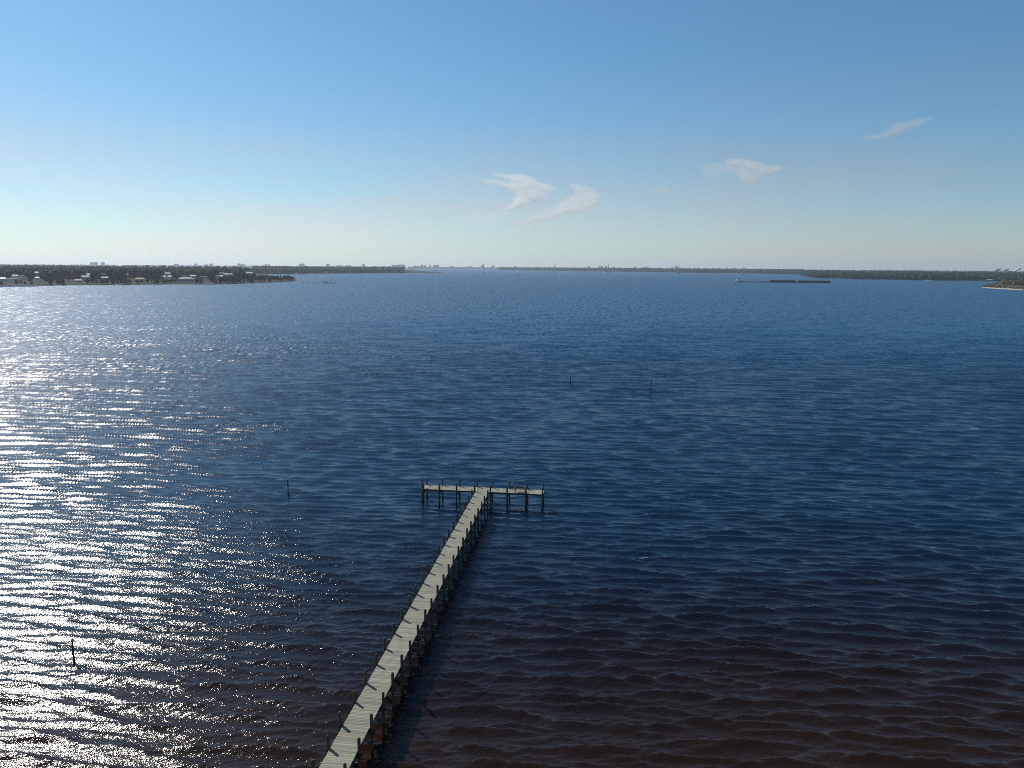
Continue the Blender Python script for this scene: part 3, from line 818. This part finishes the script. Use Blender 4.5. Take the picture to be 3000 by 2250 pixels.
def pushboat():
    c, L = tow(2151, 2175.5)
    root = empty('pushboat', (c.x, c.y, 0), tow_rz); tag(root, 'white pushboat with a stepped wheelhouse behind the line of barges', 'tugboat')
    L += 0.6; W = 9
    MB().prism(hull_outline(L, W, 1.2, 0.8), -1.5, 1.4).build('hull', M['black_hull'], root)
    MB().box((0, -W / 2 - 0.05, 1.2), (L - 3, 0.12, 0.3)).build('rub_rail', M['red_hull'], root)
    for y in (-2.8, 2.8): MB().box((L / 2 + 0.25, y, 1.9), (0.8, 1.0, 3.6)).build('push_knee', M['dark_paint'], root)
    d1 = MB().box((-0.8, 0, 2.65), (L * 0.58, W - 2.2, 2.5)).build('lower_deckhouse', M['white_paint'], root)
    d2 = MB().box((-0.2, 0, 5.01), (L * 0.42, W - 3.4, 2.2)).build('upper_deckhouse', M['white_paint'], root)
    wb = MB().box((0.6, 0, 8.02), (L * 0.24, W - 4.4, 3.8)).build('wheelhouse', M['white_paint'], root)
    for k in range(5): MB().box((-0.8 - L * 0.25 + (k + 0.5) * L * 0.1, -(W - 2.2) / 2 - 0.03, 2.9), (0.9, 0.1, 0.8)).build('window', M['glass'], d1)
    for k in range(3): MB().box((-0.2 - L * 0.16 + (k + 0.5) * L * 0.107, -(W - 3.4) / 2 - 0.03, 5.2), (0.9, 0.1, 0.8)).build('window', M['glass'], d2)
    MB().box((0.6, 0, 9.0), (L * 0.24 + 0.1, W - 4.3, 1.0)).build('window_band', M['glass'], wb)
    MB().box((0.6, 0, 10.05), (L * 0.24 + 1.2, W - 3.4, 0.25)).build('wheelhouse_roof', M['white_roof'], wb)
    MB().tube((0.4, 0, 10.17), (0.4, 0, 14.0), 0.14, 0.07, 6).build('mast', M['white_paint'], root)
    for y in (-1.7, 1.7): MB().lathe([(0.5, 6.1), (0.5, 8.6), (0.42, 8.8)], 10, (-L * 0.16, y, 0)).build('funnel', M['red_hull'], root)
pushboat()

# moored white boats at the left edge, sailboat behind the point
def motorboat(px, py, L, label):
    p = ground(px, py); a, r = polar(p)
    root = empty('motorboat', p, -a + random.uniform(-0.25, 0.25)); tag(root, label, 'boat', 'moored boats on the left shore')
    W = L * 0.3
    MB().prism([(-L / 2, -W * 0.42), (L * 0.2, -W / 2), (L / 2, 0), (L * 0.2, W / 2), (-L / 2, W * 0.42)], -0.4, 1.15, 1.06).build('hull', M['white_paint'], root)
    MB().box((-L * 0.05, 0, 1.85), (L * 0.4, W * 0.65, 1.4), taper=0.82).build('cabin', M['white_paint'], root)
    MB().box((-L * 0.05, 0, 1.95), (L * 0.35, W * 0.66, 0.5)).build('window_band', M['glass'], root)
    MB().box((-L * 0.1, 0, 3.25), (L * 0.34, W * 0.7, 0.12)).build('hardtop', M['white_roof'], root)
    for x in (-0.24, 0.04):
        for y in (-0.28, 0.28): MB().tube((x * L, y * W, 2.4), (x * L, y * W, 3.2), 0.05, 0.05, 6).build('hardtop_post', M['steel'], root)
for px, py, L, lb in ((4, 837.5, 11, 'white motorboat moored at the very left edge'), (30, 836.6, 10, 'second moored white motorboat from the left edge'),
                      (43, 836.2, 9, 'third moored white motorboat from the left edge'), (63, 836.2, 10, 'fourth moored white motorboat from the left edge'),
                      (86, 835.8, 11, 'fifth moored white motorboat from the left edge'), (102, 835.2, 9, 'rightmost moored white motorboat of the left shore row')):
    motorboat(px, py + 4.0, L, lb)
def sailboat():
    p = ground(835, 813.0, 0) ; p = from_polar(polar(p)[0], 2150); a, r = polar(p)
    root = empty('sailboat', p, -a + 0.5); tag(root, 'small white sailboat with a tall mast moored behind the point', 'sailboat')
    MB().prism([(-4.5, -1.1), (0.5, -1.5), (5, 0), (0.5, 1.5), (-4.5, 1.1)], -0.5, 1.1, 1.03).build('hull', M['white_paint'], root)
    MB().box((0, 0, 1.4), (4, 1.7, 0.6), taper=0.85).build('cabin', M['white_paint'], root)
    MB().tube((0.8, 0, 1.1), (0.8, 0, height_at(p, 795)), 0.11, 0.06, 7).build('mast', M['white_paint'], root)
    MB().tube((0.8, 0, 2.3), (-3.6, 0, 2.3), 0.08, 0.08, 6).build('boom', M['white_paint'], root)
    hz = height_at(p, 795)
    m = MB(); m.prism([(0.7, 0.1), (-0.35, 0.14), (-0.35, -0.14), (0.7, -0.1)], hz * 0.52, hz * 0.96, 0.7, c=(0.7, 0)); m.build('furled_sail', M['white_paint'], root)
sailboat()

# ruined dock pilings off the point
def ruin(px, py, pt, label, n_extra=0):
    p = ground(px, py); h = height_at(p, pt); root = empty('old_piling', p); tag(root, label, 'piling', 'old pilings off the left point')
    MB().tube((0, 0, -1.5), (random.gauss(0, 0.1), random.gauss(0, 0.1), h), 0.26, 0.2, 7).build('shaft', M['pile'], root)
    MB().tube((0, 0, 1.0), (0, 0, 1.25), 0.3, 0.3, 7).build('collar', M['dark_paint'], root)
for i, px in enumerate(np.linspace(881, 942, 13)):
    ruin(px + random.uniform(-2, 2), 830 + random.uniform(-1, 0.6), 826.5 - random.uniform(0, 2.0), 'short old piling in the broken row running from the point to the ruined dock')
for i, px in enumerate((953, 960.5, 968, 972, 976, 979, 982)):
    ruin(px, 831 - (i > 2) * 0.6, (818, 821, 819, 817.5, 817, 816.5, 817)[i], 'tall old piling at the ruined dock off the left point')
def ruined_dock():
    p = ground(952, 831); a, r = polar(p); root = empty('ruined_dock', p, -a); tag(root, 'dark ruined dock platform among tall old pilings off the left point', 'dock')
    MB().box((0, 0, 3.3), (12, 5, 0.4)).build('deck', M['beam'], root); MB().box((1.0, 0, 1.6), (11, 4, 0.35)).build('lower_deck', M['beam'], root)
    for x in (-5.5, -2.7, 0, 2.7, 5.5):
        for y in (-2.2, 2.2): MB().tube((x, y, -1.5), (x, y, 4.2), 0.22, 0.2, 7).build('post', M['pile'], root)
ruined_dock()

# ------------------------------------------------------------------ distant towers standing in the bay
def lattice_tower(px, py, pt, label):
    p = ground(px, py); h = height_at(p, pt); a, r = polar(p)
    root = empty('lattice_tower', p, -a + 0.4); tag(root, label, 'tower', 'slender towers standing in the far bay')
    m = MB(); b = 3.6; t = 0.5
    for sx in (-1, 1):
        for sy in (-1, 1): m.tube((sx * b, sy * b, 2), (sx * t, sy * t, h * 0.93), 0.42, 0.28, 5)
    m.build('legs', M['steel'], root)
    m = MB(); n = 9
    for k in range(n):
        z0, z1 = 2 + (h * 0.93 - 2) * k / n, 2 + (h * 0.93 - 2) * (k + 1) / n
        w0, w1 = b + (t - b) * k / n, b + (t - b) * (k + 1) / n
        for s in (-1, 1):
            m.tube((-w0, s * w0, z0), (w1, s * w1, z1), 0.16, 0.16, 4); m.tube((w0, s * w0, z0), (-w1, s * w1, z1), 0.16, 0.16, 4)
            m.tube((s * w0, -w0, z0), (s * w1, w1, z1), 0.16, 0.16, 4)
    m.build('bracing', M['steel'], root)
    MB().tube((0, 0, h * 0.93), (0, 0, h), 0.3, 0.15, 5).build('peak', M['steel'], root)
    MB().box((0, 0, 0.8), (11, 9, 2.6)).build('base_platform', M['dark_paint'], root)
for px, py, pt, lb in ((1417, 799, 770, 'slender lattice tower in the far bay, leftmost of five'), (1625, 800, 774.5, 'slender lattice tower in the far bay, second of five from the left'),
                       (1782, 800.7, 773.5, 'slender lattice tower in the far bay, middle of five'), (1988.5, 801.8, 774, 'slender lattice tower in the far bay, fourth of five from the left'),
                       (2178, 803.4, 779.5, 'slender lattice tower in the far bay, rightmost of five')):
    lattice_tower(px, py, pt, lb)
def mast(px, pt, d, label):
    a = azpx(px); p = from_polar(a, d, 8); h = height_at(p, pt)
    root = empty('radio_mast', p); tag(root, label, 'mast', 'thin masts above the far woods')
    MB().tube((0, 0, 0), (0, 0, h), 0.7, 0.45, 6).build('shaft', M['steel'], root)
    for z in (0.86, 0.93): MB().box((0, 0, h * z), (3.2, 3.2, 0.8)).build('antenna', M['steel'], root)
mast(2183.5, 781, 5200, 'thin mast above the far woods just right of the rightmost lattice tower')
mast(2353, 783, 4800, 'thin mast above the woods right of the barges')
mast(2794.5, 785.5, 5000, 'shorter thin mast above the woods at right')
mast(2828, 779, 5200, 'tallest thin mast above the woods at right')

# ------------------------------------------------------------------ apartment towers on the horizon
def hotel(x0, x1, pt, label, d=9950.0, tiers=0):
    xm = (x0 + x1) / 2; a = azpx(xm); p = from_polar(a, d, 4); h = max(16.0, height_at(p, pt)); w = (x1 - x0) * d / 2180
    root = empty('apartment_tower', p, -a); tag(root, label, 'building', 'apartment towers on the far coast')
    dep = max(18, min(w * 0.5, 30))
    MB().box((0, 0, h / 2), (w, dep, h)).build('wall', M['hotel'], root)
    MB().box((w * random.uniform(-0.25, 0.25), 0, h + 1.8), (w * 0.3, dep * 0.5, 3.6)).build('roof_house', M['hotel'], root)
    n = max(2, min(6, int(w / 9)))
    for k in range(n):
        x = (k + 0.5) / n * w - w / 2
        MB().box((x, -dep / 2 - 0.15, h * 0.52), (w / n * 0.45, 0.5, h * 0.88)).build('window_column', M['hotel_glass'], root)
H = [(269, 287, 768.5, 'broad pale tower on the horizon above the left shore woods'), (298.6, 308, 768.8, 'narrow tower beside the broad one above the left shore woods'),
     (512.6, 524.8, 773, 'low broad block on the horizon, left of three near the gleaming roof'), (571.5, 579.7, 772.6, 'small tower on the horizon above the big grey roof'),
     (601, 610, 774.4, 'low block touching a taller tower left of the point'), (615.3, 625.5, 772.5, 'tower right of the low block left of the point'),
     (697.7, 706.8, 772.2, 'taller of two adjoining towers above the gleaming roof'), (708, 719, 774, 'lower of two adjoining towers above the gleaming roof'),
     (777, 783.5, 774.5, 'left of two small twin towers above the tip of the point'), (785.5, 792, 774.5, 'right of two small twin towers above the tip of the point'),
     (877.4, 893, 772.6, 'broad tower above the left part of the second point'), (956.5, 966.4, 773.3, 'tower above the middle of the second point'),
     (984.5, 1004, 777.6, 'long low block behind the second point woods'), (1014, 1029, 777.2, 'lower long block behind the tall trees of the second point'),
     (1060.4, 1070.8, 774, 'tower above the right part of the second point woods'), (1147.8, 1187.7, 775.5, 'widest slab building on the horizon, above the end of the second point'),
     (1210, 1229, 779.3, 'low long block right of the widest slab'), (1231.6, 1240.3, 776.4, 'left tower of the close pair near the second point tip'),
     (1242.2, 1248.6, 776.4, 'right tower of the close pair near the second point tip'), (1257, 1263, 777, 'small square tower above the very tip of the second point'),
     (1269.4, 1287, 776.4, 'broad tower just right of the second point tip'), (1318, 1328, 780, 'low block alone on the bare coast left of the leftmost lattice tower'),
     (1366, 1385, 781, 'flat long block on the bare coast near the leftmost lattice tower'), (1409.7, 1419, 777, 'tower right behind the leftmost lattice tower'),
     (1440.6, 1448.3, 777.6, 'tower standing alone right of the leftmost lattice tower'), (1504.7, 1510.8, 779.7, 'small tower where the far wood begins'),
     (1721.3, 1727.8, 780, 'small tower on the horizon left of the middle lattice tower'), (1753, 1766, 780.4, 'broad block left of the middle lattice tower'),
     (1771, 1778.7, 780, 'tower beside the middle lattice tower'), (1794, 1801, 782, 'low block right of the middle lattice tower'),
     (1857, 1864, 781.7, 'small block on the horizon in the middle of the far wood'), (1881, 1900.7, 782, 'long block on the horizon in the middle of the far wood'),
     (1966, 1971, 783.2, 'tiny block left of the fourth lattice tower'), (1975.6, 1985.7, 780.2, 'domed looking pale tower beside the fourth lattice tower'),
     (2044, 2049, 784, 'tiny block on the horizon left of the pushboat'), (2103, 2108, 785, 'tiny block above the wood, second left of the pushboat'),
     (2126, 2131.5, 785, 'tiny block above the wood just left of the pushboat'), (2145, 2157, 785.4, 'low wide block above the wood right over the pushboat')]
for x0, x1, pt, lb in H: hotel(x0, x1, pt, lb)

# smoke and steam from a works behind the right-hand wood
def puffs(name, label, cat, px0, py0, px1, py1, r0, r1, n, mat, d=6200.0):
    v = []; f = []
    for k in range(n):
        q = k / max(1, n - 1); a = azpx(px0 + (px1 - px0) * q); b = from_polar(a, d, 0); z = height_at(b, py0 + (py1 - py0) * q)
        rr = r0 + (r1 - r0) * q; s = len(v)
        for x in IV:
            j = random.uniform(0.7, 1.25); v.append((b.x + x[0] * rr * j + random.gauss(0, rr * 0.1), b.y + x[1] * rr * j, z + x[2] * rr * j * 0.8))
        f += [tuple(s + i for i in t) for t in IF]
    c = np.mean(np.array(v), axis=0); o = MB(); o.v = [tuple(np.array(x) - c) for x in v]; o.f = f
    ob = o.build(name, mat, None, True); ob.location = c; tag(ob, label, cat); return ob
def stack(px, pt, label):
    a = azpx(px); p = from_polar(a, 6200.0, 8); h = height_at(p, pt); root = empty('chimney', p); tag(root, label, 'chimney', 'chimneys behind the right wood')
    MB().lathe([(4.0, 0), (2.8, h - 3), (2.8, h)], 12).build('shaft', M['white_paint'], root); MB().lathe([(3.0, h * 0.93), (3.0, h * 0.97)], 12).build('band', M['dark_paint'], root)
stack(2922, 792, 'pale chimney under the left dark smoke puff at right'); stack(2945, 792, 'pale chimney under the right dark smoke puff at right')
puffs('smoke_puff', 'left of two dark smoke puffs above the right wood', 'smoke', 2920, 792, 2928, 788.5, 11, 9, 6, M['smoke'])
puffs('smoke_puff', 'right of two dark smoke puffs above the right wood', 'smoke', 2944, 793, 2951, 789.5, 9, 8, 6, M['smoke'])
puffs('steam_plume', 'white steam plume slanting up from the wood at the right edge', 'steam', 2970, 795.5, 2985, 787, 4, 11, 8, M['foam'])

# flecks of foam where single wavelets break
def foam(px, py, L, label):
    p = ground(px, py); root = empty('foam_fleck', p + Vector((0, 0, 0.24)), random.uniform(-0.15, 0.15)); tag(root, label, 'foam', 'small breaking wavelets')
    n, m = 13, 5
    V = []; F = []
    for i in range(n):
        for j in range(m):
            u = i / (n - 1) - 0.5; w = j / (m - 1) - 0.5
            e = math.sqrt(max(0, 1 - 4 * u * u)) * (0.7 + 0.5 * mnoise.noise(Vector((u * 6, px, 0))))
            V.append((u * L, w * 0.35 * e * L * 0.4 + 0.1 * math.sin(u * 5), 0.14 * e * math.cos(w * 3.0) + 0.03 * mnoise.noise(Vector((u * 9, w * 9, py)))))
    for i in range(n - 1):
        for j in range(m - 1): F.append((i * m + j, (i + 1) * m + j, (i + 1) * m + j + 1, i * m + j + 1))
    me = bpy.data.meshes.new('crest'); me.from_pydata(V, [], F); me.materials.append(M['foam']); me.update(); link('crest', me, root)
foam(2855, 1260, 2.0, 'pale foam fleck of a breaking wavelet far out at right')
foam(1886, 1641, 1.1, 'pale foam fleck right of the pier in the dark water')
foam(2733, 1610, 0.7, 'small foam fleck in the dark water at the far right')

# ------------------------------------------------------------------ clouds
def cloud_material():
    """vapour: each shell of the cloud body lets light through according to the thickness of the cloud there"""
    m = bpy.data.materials.new('cloud_vapour'); n, l, out = nodes_of(m)
    at = n.new('ShaderNodeAttribute'); at.attribute_name = 'vapour'
    tr = n.new('ShaderNodeBsdfTransparent'); df = n.new('ShaderNodeBsdfDiffuse'); tl = n.new('ShaderNodeBsdfTranslucent')
    for k in (df, tl): k.inputs['Color'].default_value = (0.97, 0.96, 0.95, 1)
    m1 = n.new('ShaderNodeMixShader'); m1.inputs[0].default_value = 0.6; l.new(df.outputs[0], m1.inputs[1]); l.new(tl.outputs[0], m1.inputs[2])
    m2 = n.new('ShaderNodeMixShader'); l.new(at.outputs['Fac'], m2.inputs[0]); l.new(tr.outputs[0], m2.inputs[1]); l.new(m1.outputs[0], m2.inputs[2])
    l.new(m2.outputs[0], out.inputs['Surface']); return m
CLOUD_M = cloud_material()
def inside(p, poly):
    c = False; j = len(poly) - 1
    for i in range(len(poly)):
        if (poly[i][1] > p[1]) != (poly[j][1] > p[1]) and p[0] < (poly[j][0] - poly[i][0]) * (p[1] - poly[i][1]) / (poly[j][1] - poly[i][1]) + poly[i][0]: c = not c
        j = i
    return c
def seg_dist(p, a, b):
    dx, dy = b[0] - a[0], b[1] - a[1]; t = max(0, min(1, ((p[0] - a[0]) * dx + (p[1] - a[1]) * dy) / (dx * dx + dy * dy + 1e-9)))
    return math.hypot(p[0] - a[0] - t * dx, p[1] - a[1] - t * dy)
def cloud(label, polys, feather, thick, streak, depth, step=4, dist=26000.0, dens=0.0028):
    xs = [q[0] for p, w in polys for q in p]; ys = [q[1] for p, w in polys for q in p]
    cx, cy = (min(xs) + max(xs)) / 2, (min(ys) + max(ys)) / 2
    d = (cx - 1500) / FPX * c_r - (cy - 1125) / FPX * c_u + c_f; d = Vector(d).normalized()
    k = dist / FPX * 1.0
    X = np.arange(min(xs) - 3 * step, max(xs) + 3 * step + 1, step); Yv = np.arange(min(ys) - 3 * step, max(ys) + 3 * step + 1, step)
    T = np.zeros((len(Yv), len(X))); cs, sn = math.cos(streak), math.sin(streak)
    for i, y in enumerate(Yv):
        for j, x in enumerate(X):
            wx = x + 9 * mnoise.noise(Vector((x * 0.02, y * 0.03, depth))); wy = y + 7 * mnoise.noise(Vector((x * 0.02, y * 0.03, depth + 9)))
            best = 0.0
            for poly, w in polys:
                if inside((wx, wy), poly):
                    sd = min(seg_dist((wx, wy), poly[q - 1], poly[q]) for q in range(len(poly)))
                    best = max(best, w * (1 - math.exp(-(sd / (0.55 * feather)) ** 1.15)))
            if best > 0:
                u = (x * cs + y * sn) * 0.012; v = (-x * sn + y * cs) * 0.07
                nz = 0.85 + 0.45 * mnoise.fractal(Vector((u, v, depth)), 0.8, 2.1, 5) + 0.25 * mnoise.noise(Vector((u * 3, v * 0.6, depth + 4)))
                T[i, j] = thick * best * max(0.0, min(1.2, nz))
    keep = np.zeros((len(Yv) - 1, len(X) - 1), bool)
    keep[:] = (T[:-1, :-1] > 0) | (T[1:, :-1] > 0) | (T[:-1, 1:] > 0) | (T[1:, 1:] > 0)
    rt = Vector((d.y, -d.x, 0)).normalized(); up = rt.cross(d)
    ctr = Vector((0, 0, CAM_H)) + d * dist
    idx = {}; V = []; F = []; AL = []
    def vid(i, j, s):
        key = (i, j, s) if T[i, j] > 0 else (i, j, 0)
        if key not in idx:
            idx[key] = len(V)
            q = rt * ((X[j] - cx) * k) + up * (-(Yv[i] - cy) * k) + d * (s * T[i, j] * 0.11 if T[i, j] > 0 else 0)
            V.append(tuple(q)); AL.append(1 - math.exp(-T[i, j] * dens / 2))
        return idx[key]
    for i, j in zip(*np.nonzero(keep)):
        for s in (-1, 1):
            q = [vid(i, j, s), vid(i, j + 1, s), vid(i + 1, j + 1, s), vid(i + 1, j, s)]
            F.append(q[::-1] if s < 0 else q)
    me = bpy.data.meshes.new('cloud'); me.from_pydata(V, [], F); me.materials.append(CLOUD_M); me.update()
    me.attributes.new('vapour', 'FLOAT', 'POINT').data.foreach_set('value', AL)
    me.polygons.foreach_set('use_smooth', [True] * len(me.polygons))
    o = link('cloud', me); o.location = ctr; tag(o, label, 'cloud', 'small white clouds')
cloud('white arrow-shaped wisp of cloud with two streaks at its left',
      [([(1395, 530), (1450, 543), (1498, 560), (1512, 574), (1498, 592), (1474, 614), (1462, 626), (1500, 618), (1548, 600), (1594, 576), (1626, 556), (1594, 540), (1562, 523), (1500, 515), (1432, 511), (1446, 522), (1490, 534), (1440, 527)], 1.0),
       ([(1335, 640), (1360, 622), (1420, 618), (1500, 618), (1490, 636), (1440, 652), (1370, 658)], 0.4)], 12, 620, 0.25, 1.0)
cloud('white hook-shaped cloud with a long tapering tail, largest in the sky',
      [([(1652, 542), (1690, 538), (1730, 556), (1760, 576), (1752, 602), (1700, 626), (1620, 648), (1510, 660), (1490, 656), (1580, 622), (1640, 590), (1680, 570), (1668, 552)], 1.0),
       ([(1490, 664), (1560, 668), (1680, 676), (1660, 690), (1540, 690)], 0.22)], 17, 560, -0.3, 5.0)
cloud('white wedge-shaped cloud right of the hook-shaped one',
      [([(2120, 470), (2150, 466), (2200, 476), (2262, 486), (2280, 500), (2230, 522), (2192, 542), (2178, 532), (2160, 508), (2130, 492)], 0.95),
       ([(2060, 490), (2090, 474), (2140, 478), (2160, 508), (2110, 516), (2070, 512)], 0.33)], 14, 600, 0.3, 9.0)
cloud('small slanting wisp of cloud high at the right', [([(2540, 396), (2590, 378), (2630, 362), (2700, 354), (2706, 364), (2680, 376), (2620, 398), (2560, 402)], 0.7)], 11, 520, -0.2, 13.0)
cloud('tiny faint puff of cloud between the hook and the wedge', [([(1905, 546), (1930, 540), (1960, 555), (1976, 570), (1940, 570), (1915, 560)], 0.4)], 9, 500, 0.5, 17.0)
cloud('tiny faint streak of cloud low over the left point', [([(626, 628), (660, 622), (700, 626), (690, 634), (640, 636)], 0.45)], 6, 480, 0.0, 21.0, step=3)

# ------------------------------------------------------------------ haze
hz = MB().box((0, 5000, 58.5), (34000, 16500, 123)).build('haze', None)
hz.data.materials.clear()
hm = bpy.data.materials.new('haze_air'); n, l, out = nodes_of(hm)
pv = n.new('ShaderNodeVolumePrincipled'); pv.inputs['Color'].default_value = (0.78, 0.88, 0.98, 1); pv.inputs['Density'].default_value = 5.4e-5
pv.inputs['Anisotropy'].default_value = 0.35
l.new(pv.outputs[0], out.inputs['Volume'])
hz.data.materials.append(hm)
tag(hz, 'thin blue haze over the bay that pales the far shores', 'haze', kind='stuff')
